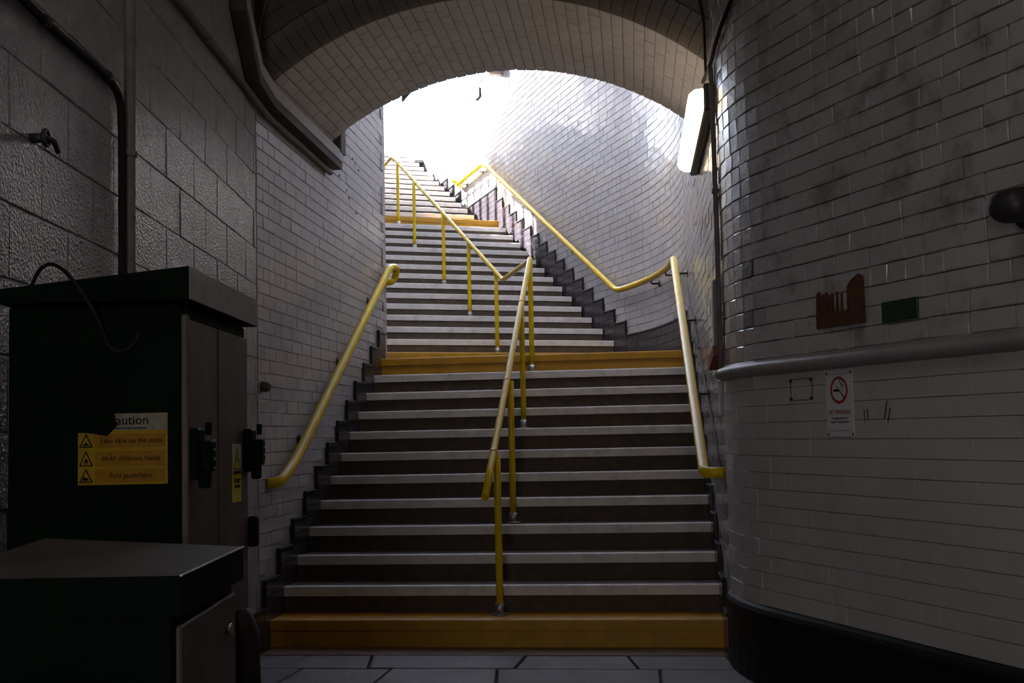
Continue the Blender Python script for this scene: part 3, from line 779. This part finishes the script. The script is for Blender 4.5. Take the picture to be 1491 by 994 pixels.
part('cigarette_symbol', b, M['signk'], sg)
b = MB(); ring(b, 0, cz, .049, .061)
a = R_(-45); dx, dz = math.cos(a), math.sin(a)
quad(b, [(-.053*dx-.005*dz*-1, cz-.053*dz+.005*dx), (.053*dx+.005*dz*-1*-1*-1, cz+.053*dz+.005*dx), (.053*dx-.005*dz*-1*-1*-1, cz+.053*dz-.005*dx), (-.053*dx+.005*dz*-1, cz-.053*dz-.005*dx)], .0088)
part('prohibition_ring', b, M['signr'], sg)
put_text('NO SMOKING', .030, onsign(0, -.040), EXR, EZ, M['signr'], sg, .80)
put_text('It is against the law to', .0150, onsign(0, -.066), EXR, EZ, M['signk'], sg, .86)
put_text('smoke in these premises', .0150, onsign(0, -.082), EXR, EZ, M['signk'], sg, .86)
b = MB()
quad(b, [(-.085, -.1215), (.085, -.1215), (.085, -.123), (-.085, -.123)]); quad(b, [(-.085, .133), (.085, .133), (.085, .1316), (-.085, .1316)])
part('border_line', b, M['signk'], sg)
for x in (-.085, .085):
    for z in (-.138, .138):
        b = MB(); b.tube([onsign(x, z, .007), onsign(x, z, .010)], .0048, 8); part('screw', b, M['iron'], sg)
b = MB()
t0, t1, z0, z1 = 4.389, 4.218, 1.413, 1.513
for (ta, tb, za, zb) in ((t0, t1, z1, z1+.003), (t0, t1, z0, z0+.003), (t0, t0-.003, z0, z1), (t1+.003, t1, z0, z1)): rect_r(b, ta, tb, za, zb, .001, .0035)
so_ = part('sign_outline', b, M['ductd']); tag(so_, 'thin dark outline left by a removed sign, left of no smoking sign', 'outline')
for t in (t0-.006, t1+.006):
    for z in (z0+.008, z1-.006):
        b = MB(); b.tube([onr(t, z, .001), onr(t, z, .009)], .008, 8); part('screw', b, M['iron'], so_)
for t0, z0, dt, dz, w_ in ((3.735, 1.315, -.020, .075, .006), (3.715, 1.300, -.018, .060, .006), (3.86, 1.30, .004, .06, .004), (3.84, 1.31, .003, .05, .005)):
    b = MB(); b.prism([onr(t0, z0, .0), onr(t0-w_, z0, .0), onr(t0+dt-w_, z0+dz, .0), onr(t0+dt, z0+dz, .0)], NR*.0022); part('scuff_mark', b, M['ductd'], wall_right)
# rusty patch and green plaque
rr = thing('rusty_plate', onr(3.98, 1.73, .01), 'flaking rusty metal plate on the brick wall above the moulding', 'plate')
b = MB()
def rq(pts, o=.014): b.prism([onr(t, z, .004) for t, z in pts], NR*o)
rq([(4.150, 1.735), (3.930, 1.735), (3.930, 1.800), (4.150, 1.800)]); rq([(3.926, 1.735), (3.820, 1.735), (3.825, 1.935), (3.850, 1.950), (3.905, 1.925), (3.926, 1.90)])
part('sheet', b, M['rust'], rr)
for t, z1_, w_ in ((4.150, 1.905, .026), (4.114, 1.890, .017), (4.086, 1.897, .012), (4.062, 1.885, .034), (4.008, 1.89, .009), (3.975, 1.88, .006)):
    b = MB(); rq([(t, 1.80), (t-w_, 1.80), (t-w_*.8, z1_), (t-.004, z1_-.01)], .012); part('rust_strip', b, M['rust'], rr)
b = MB(); rect_r(b, 3.712, 3.496, 1.718, 1.806, .002, .012, .002)
tag(part('plaque', b, M['greenp']), 'small dark green plaque on the brick wall right of the rusty plate', 'plaque')
# dark lamp / horn at the right edge
lg = thing('bulkhead_lamp', onr(2.93, 2.04, .1), 'dark rounded metal lamp jutting from the brick wall at right edge', 'lamp')
b = MB(); a = onr(2.90, 2.045, .0)
b.tube([a, a+NR*.03], .075, 18); part('back_plate', b, M['iron'], lg)
b = MB(); dirv = (UR*.55+NR*.25).normalized(); c0 = onr(2.83, 2.045, .10)
b.tube([c0+dirv*x for x in (0, .05, .09, .115, .13, .136)], [.062, .062, .058, .046, .026, .004], 18); part('body', b, M['iron'], lg, True)
b = MB(); b.tube([a+NR*.02, c0], .02, 10); part('arm', b, M['iron'], lg, True)

# ------------------------------------------------------------------ green cabinets
ang = R_(6.3)
E1 = Vector((-math.sin(ang), math.cos(ang), 0)); E2 = Vector((-math.cos(ang), -math.sin(ang), 0))
A = Vector((-1.186, 2.80, 0))
def cb(a, b_, z): v = A+E1*a+E2*b_; return Vector((v.x, v.y, z))
cab = thing('green_cabinet', cb(.39, .26, 0), 'tall dark green metal cabinet with a sloping roof by the block wall', 'cabinet')
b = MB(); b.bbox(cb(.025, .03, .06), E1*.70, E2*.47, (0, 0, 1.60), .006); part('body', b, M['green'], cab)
b = MB(); b.box(cb(.05, .05, 0), E1*.65, E2*.43, (0, 0, .06)); part('plinth', b, M['iron'], cab)
b = MB(); b.prism([cb(0, 0, 1.668), cb(0, 0, 1.758), cb(0, .52, 1.705), cb(0, .52, 1.665)], E1*.78)
roof = part('roof', b, [M['green']], cab)
b = MB(); b.bbox(cb(.002, -.003, 1.668), E1*.776, E2*.004, (0, 0, .09), .001); part('fascia', b, M['hood'], roof, label='grey front edge of the cabinet roof')
for i, (a0, a1) in enumerate(((.055, .335), (.350, .70))):
    b = MB(); b.bbox(cb(a0, .016, .12), E1*(a1-a0), E2*.012, (0, 0, 1.50), .004)
    dr = part('door', b, M['door'], cab)
    aa = a0+.02 if i == 0 else a1-.03
    hb = MB()
    o = cb(aa-.02, .016, 1.20); 
    hb.bbox(cb(aa-.035, -.012, 1.18), E1*.07, E2*.028, (0, 0, .14), .006)
    hb.bbox(cb(aa-.020, -.045, 1.20), E1*.045, E2*.035, (0, 0, .085), .006)
    hb.tube([cb(aa, -.03, 1.30), cb(aa, -.03, 1.335)], .009, 8)
    hb.bbox(cb(aa-.012, -.034, 1.155), E1*.03, E2*.03, (0, 0, .05), .005)
    part('lock', hb, M['green'], dr)
    hb = MB()
    for z in (1.21, 1.235, 1.26, 1.285): hb.tube([cb(aa, -.043, z), cb(aa, -.049, z)], .004, 6)
    part('rivet', hb, M['steel'], dr)
b = MB(); b.bbox(cb(.028, .012, .10), E1*.02, E2*.02, (0, 0, 1.53), .004); part('frame', b, M['door'], cab)
b = MB(); b.bbox(cb(.70, -.01, .93), E1*.045, E2*.03, (0, 0, .10), .006); part('hinge', b, M['green'], cab)
# danger notice on the far door
dn = thing('danger_sign', cb(.55, .01, .95), 'narrow yellow danger notice with a triangle on the cabinet door', 'sign')
sx0, sx1, sz0, sz1 = .495, .600, 1.088, 1.272
b = MB(); b.box(cb(sx0, .015, sz0), E1*(sx1-sx0), -E2*.002, (0, 0, sz1-sz0)); part('panel', b, M['dangery'], dn)
def cp_(mb, pts, off): mb.add([cb(a, .015-off, z) for a, z in pts], [tuple(range(len(pts)))])
mid = (sx0+sx1)/2
b = MB(); cp_(b, [(sx0, 1.188), (sx1, 1.188), (sx1, sz1), (sx0, sz1)], .0026); part('white_field', b, M['signw'], dn, label='white upper field of the notice')
b = MB(); cp_(b, [(sx0+.012, 1.190), (sx1-.012, 1.190), (mid, 1.264)], .0032); part('triangle_border', b, M['signk'], dn)
b = MB(); cp_(b, [(sx0+.020, 1.193), (sx1-.020, 1.193), (mid, 1.254)], .0038); part('triangle_field', b, M['dangery'], dn)
b = MB(); cp_(b, [(mid-.010, 1.222), (mid+.006, 1.240), (mid, 1.222), (mid+.008, 1.222), (mid-.002, 1.198), (mid, 1.214)], .0044); part('lightning_symbol', b, M['signk'], dn)
b = MB(); cp_(b, [(sx0+.008, 1.177), (sx1-.008, 1.177), (sx1-.008, 1.186), (sx0+.008, 1.186)], .0032); part('bar', b, M['signk'], dn)
put_text('Danger', .026, cb(mid, .0115, 1.158), E1, EZ, M['signk'], dn, 1.05)
put_text('Electricity', .017, cb(mid, .0115, 1.138), E1, EZ, M['signk'], dn, 1.0)
# caution notice on the face towards the camera
EC = -E2
cs = thing('caution_sign', cb(0, .24, 1.2), 'torn amber caution sign with three warning triangles on the tall cabinet', 'sign')
def ccp(x, z, off=.0): v = cb(.022-off, .485-x, z); return v     # x: metres from the left end of the face
# face spans x from 0 (left) to about .46 (right corner)
cx0, cx1, cz0, cz1 = .178, .420, 1.172, 1.363
def cq(mb, pts, off): mb.add([ccp(x, z, off) for x, z in pts], [tuple(range(len(pts)))])
b = MB(); b.prism([ccp(x, z, 0) for x, z in ((cx0, cz0), (cx1, cz0), (cx1, cz1), (.245, cz1), (.258, 1.330), (.225, 1.312), (cx0, 1.313))], -E1*.002); part('panel', b, M['signy'], cs)
b = MB(); cq(b, [(.252, 1.318), (cx1-.001, 1.318), (cx1-.001, cz1-.001), (.247, cz1-.001), (.262, 1.330)], .0026); part('heading_field', b, M['signd'], cs, label='pale heading strip')
for i, (z0, z1, tx) in enumerate(((1.272, 1.308, 'Take care on the steps'), (1.222, 1.262, 'Hold childrens hands'), (1.178, 1.214, 'Fold pushchairs'))):
    b = MB(); cq(b, [(.224, z0), (cx1-.006, z0), (cx1-.006, z1), (.224, z1)], .0028); part('amber_band', b, M['signo'], cs)
    put_text(tx, .0185, ccp(.322, (z0+z1)/2, .0034), EC, EZ, M['signk'], cs, 1.0)
    b = MB(); cq(b, [(.181, z0+.001), (.219, z0+.001), (.200, z1+.003)], .0030); part('triangle_border', b, M['signk'], cs)
    b = MB(); cq(b, [(.186, z0+.004), (.214, z0+.004), (.200, z1-.004)], .0034); part('triangle_field', b, M['signy'], cs)
    b = MB()
    if i == 0: cq(b, [(.192, z0+.006), (.208, z0+.006), (.208, z0+.010), (.203, z0+.010), (.203, z0+.014), (.197, z0+.014), (.197, z0+.010), (.192, z0+.010)], .0038)
    elif i == 1: cq(b, [(.195, z0+.006), (.199, z0+.006), (.200, z0+.014), (.204, z0+.006), (.207, z0+.007), (.203, z0+.020), (.198, z0+.020)], .0038)
    else: cq(b, [(.191, z0+.006), (.209, z0+.006), (.206, z0+.013), (.199, z0+.013), (.195, z0+.018), (.193, z0+.017)], .0038)
    part('warning_symbol', b, M['signk'], cs)
put_text('Caution', .037, ccp(.313, 1.344, .0036), EC, EZ, M['signk'], cs, .95)
b = MB(); cq(b, [(.258, 1.322), (.366, 1.322), (.366, 1.3245), (.258, 1.3245)], .0036); part('underline', b, M['signk'], cs)
# dark tape flap torn across the upper left of the sign
b = MB(); b.prism([ccp(.170, 1.318, .0045), ccp(.257, 1.303, .0045), ccp(.284, 1.330, .0045), ccp(.276, 1.372, .0045), ccp(.172, 1.372, .0045)], -E1*.001); part('black_patch', b, M['green'], cs, label='dark patch over the torn upper left corner')
# cable loop on the cabinet
pts = [cb(.15, .50, 1.715), cb(.12, .46, 1.775), cb(.06, .40, 1.785), cb(.01, .34, 1.755), cb(-.012, .29, 1.70), cb(-.010, .245, 1.625), cb(.012, .225, 1.55), cb(.016, .205, 1.53), cb(.016, .165, 1.535), cb(.016, .14, 1.575)]
pts = [Vector(p) for p in pts]
b = MB(); b.tube(rounded(pts, .05), [.0055]*len(rounded(pts, .05)), 8)
tag(part('cable', b, M['cable'], None, True), 'black cable looped over the roof of the tall green cabinet', 'cable')

# lower cabinet in front
ang = R_(7.6)
F1 = Vector((-math.sin(ang), math.cos(ang), 0)); F2 = Vector((-math.cos(ang), -math.sin(ang), 0))
B0 = Vector((-.867, 2.0, 0))
def cl_(a, b_, z): v = B0+F1*a+F2*b_; return Vector((v.x, v.y, z))
lc = thing('green_cabinet', cl_(.26, .23, 0), 'low dark green cabinet with a creased grey lid, nearest the camera', 'cabinet')
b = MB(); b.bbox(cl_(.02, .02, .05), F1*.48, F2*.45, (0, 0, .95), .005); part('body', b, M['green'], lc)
b = MB(); b.box(cl_(.04, .04, 0), F1*.44, F2*.41, (0, 0, .05)); part('plinth', b, M['iron'], lc)
b = MB()
tp = [cl_(0, 0, 1.031), cl_(.53, 0, 1.031), cl_(.53, .47, 1.062), cl_(0, .49, 1.034)]
bt = [cl_(0, 0, .955), cl_(.53, 0, .955), cl_(.53, .47, .975), cl_(0, .49, .955)]
b.add(tp+bt, [(0, 1, 2), (0, 2, 3), (4, 7, 6, 5)]); b.add(tp+bt, [(0, 4, 5, 1), (1, 5, 6, 2), (2, 6, 7, 3), (3, 7, 4, 0)], 1)
lid = part('lid', b, [M['lid'], M['green']], lc)
b = MB(); b.tube([cl_(.002, -.001, 1.031), cl_(.528, -.001, 1.031)], .0025, 6); part('lid_edge', b, M['steel'], lid)
b = MB(); b.bbox(cl_(.035, .008, .10), F1*.45, F2*.012, (0, 0, .83), .004); d_ = part('door', b, M['door'], lc)
b = MB(); b.tube([cl_(.40, .008, .86), cl_(.40, -.004, .86)], .012, 12); part('lock', b, M['steel'], d_, True)
# maroon cloth hanging beyond the low cabinet
b = MB(); vs = []; n = 9; lv = [(.76, .035, .02), (.74, .075, .04), (.68, .10, .05), (.5, .112, .055), (.25, .12, .055), (.0, .12, .05)]
ctr = Vector((-1.226, 3.30, 0))
for z, wx, wy in lv:
    for i in range(14):
        a = 2*math.pi*i/14; k = 1+.16*math.sin(5*a+z*4); vs.append((ctr.x+(.0 if z > .7 else .012)+wx*.36*k*math.cos(a), ctr.y+wy*k*math.sin(a), z))
fs = [(i*14+k, i*14+14+k, i*14+14+(k+1) % 14, i*14+(k+1) % 14) for i in range(len(lv)-1) for k in range(14)]+[tuple(range(14))]
b.add(vs, fs); tag(part('cloth_bundle', b, M['maroon'], None, True), 'dark maroon cloth bundle hanging beside the tall cabinet, low down', 'cloth')

# ------------------------------------------------------------------ far details
b = MB(); b.box(ru(WR+.002, 16.35, 6.68), U2*.25, -R2*.03, (0, 0, .15))
tag(part('vent_plate', b, M['cable']), 'small dark plate high on the sunlit curved wall', 'plate')
b = MB(); b.box(ru(4.86, 15.2, 6.66), R2*.22, U2*.11, (0, 0, .24)); tag(part('timber_beam_end', b, M['timber']), 'brown beam end showing just under the crown of the arch', 'beam')
b = MB(); b.prism([(-1.70, 8.03, 3.97), (-1.60, 8.03, 3.97), (-1.60, 8.03, 3.945), (-1.70, 8.03, 3.835)], (0, .03, 0)); tag(part('bracket', b, M['grey']), 'small grey triangular bracket hanging behind the arch edge', 'bracket')
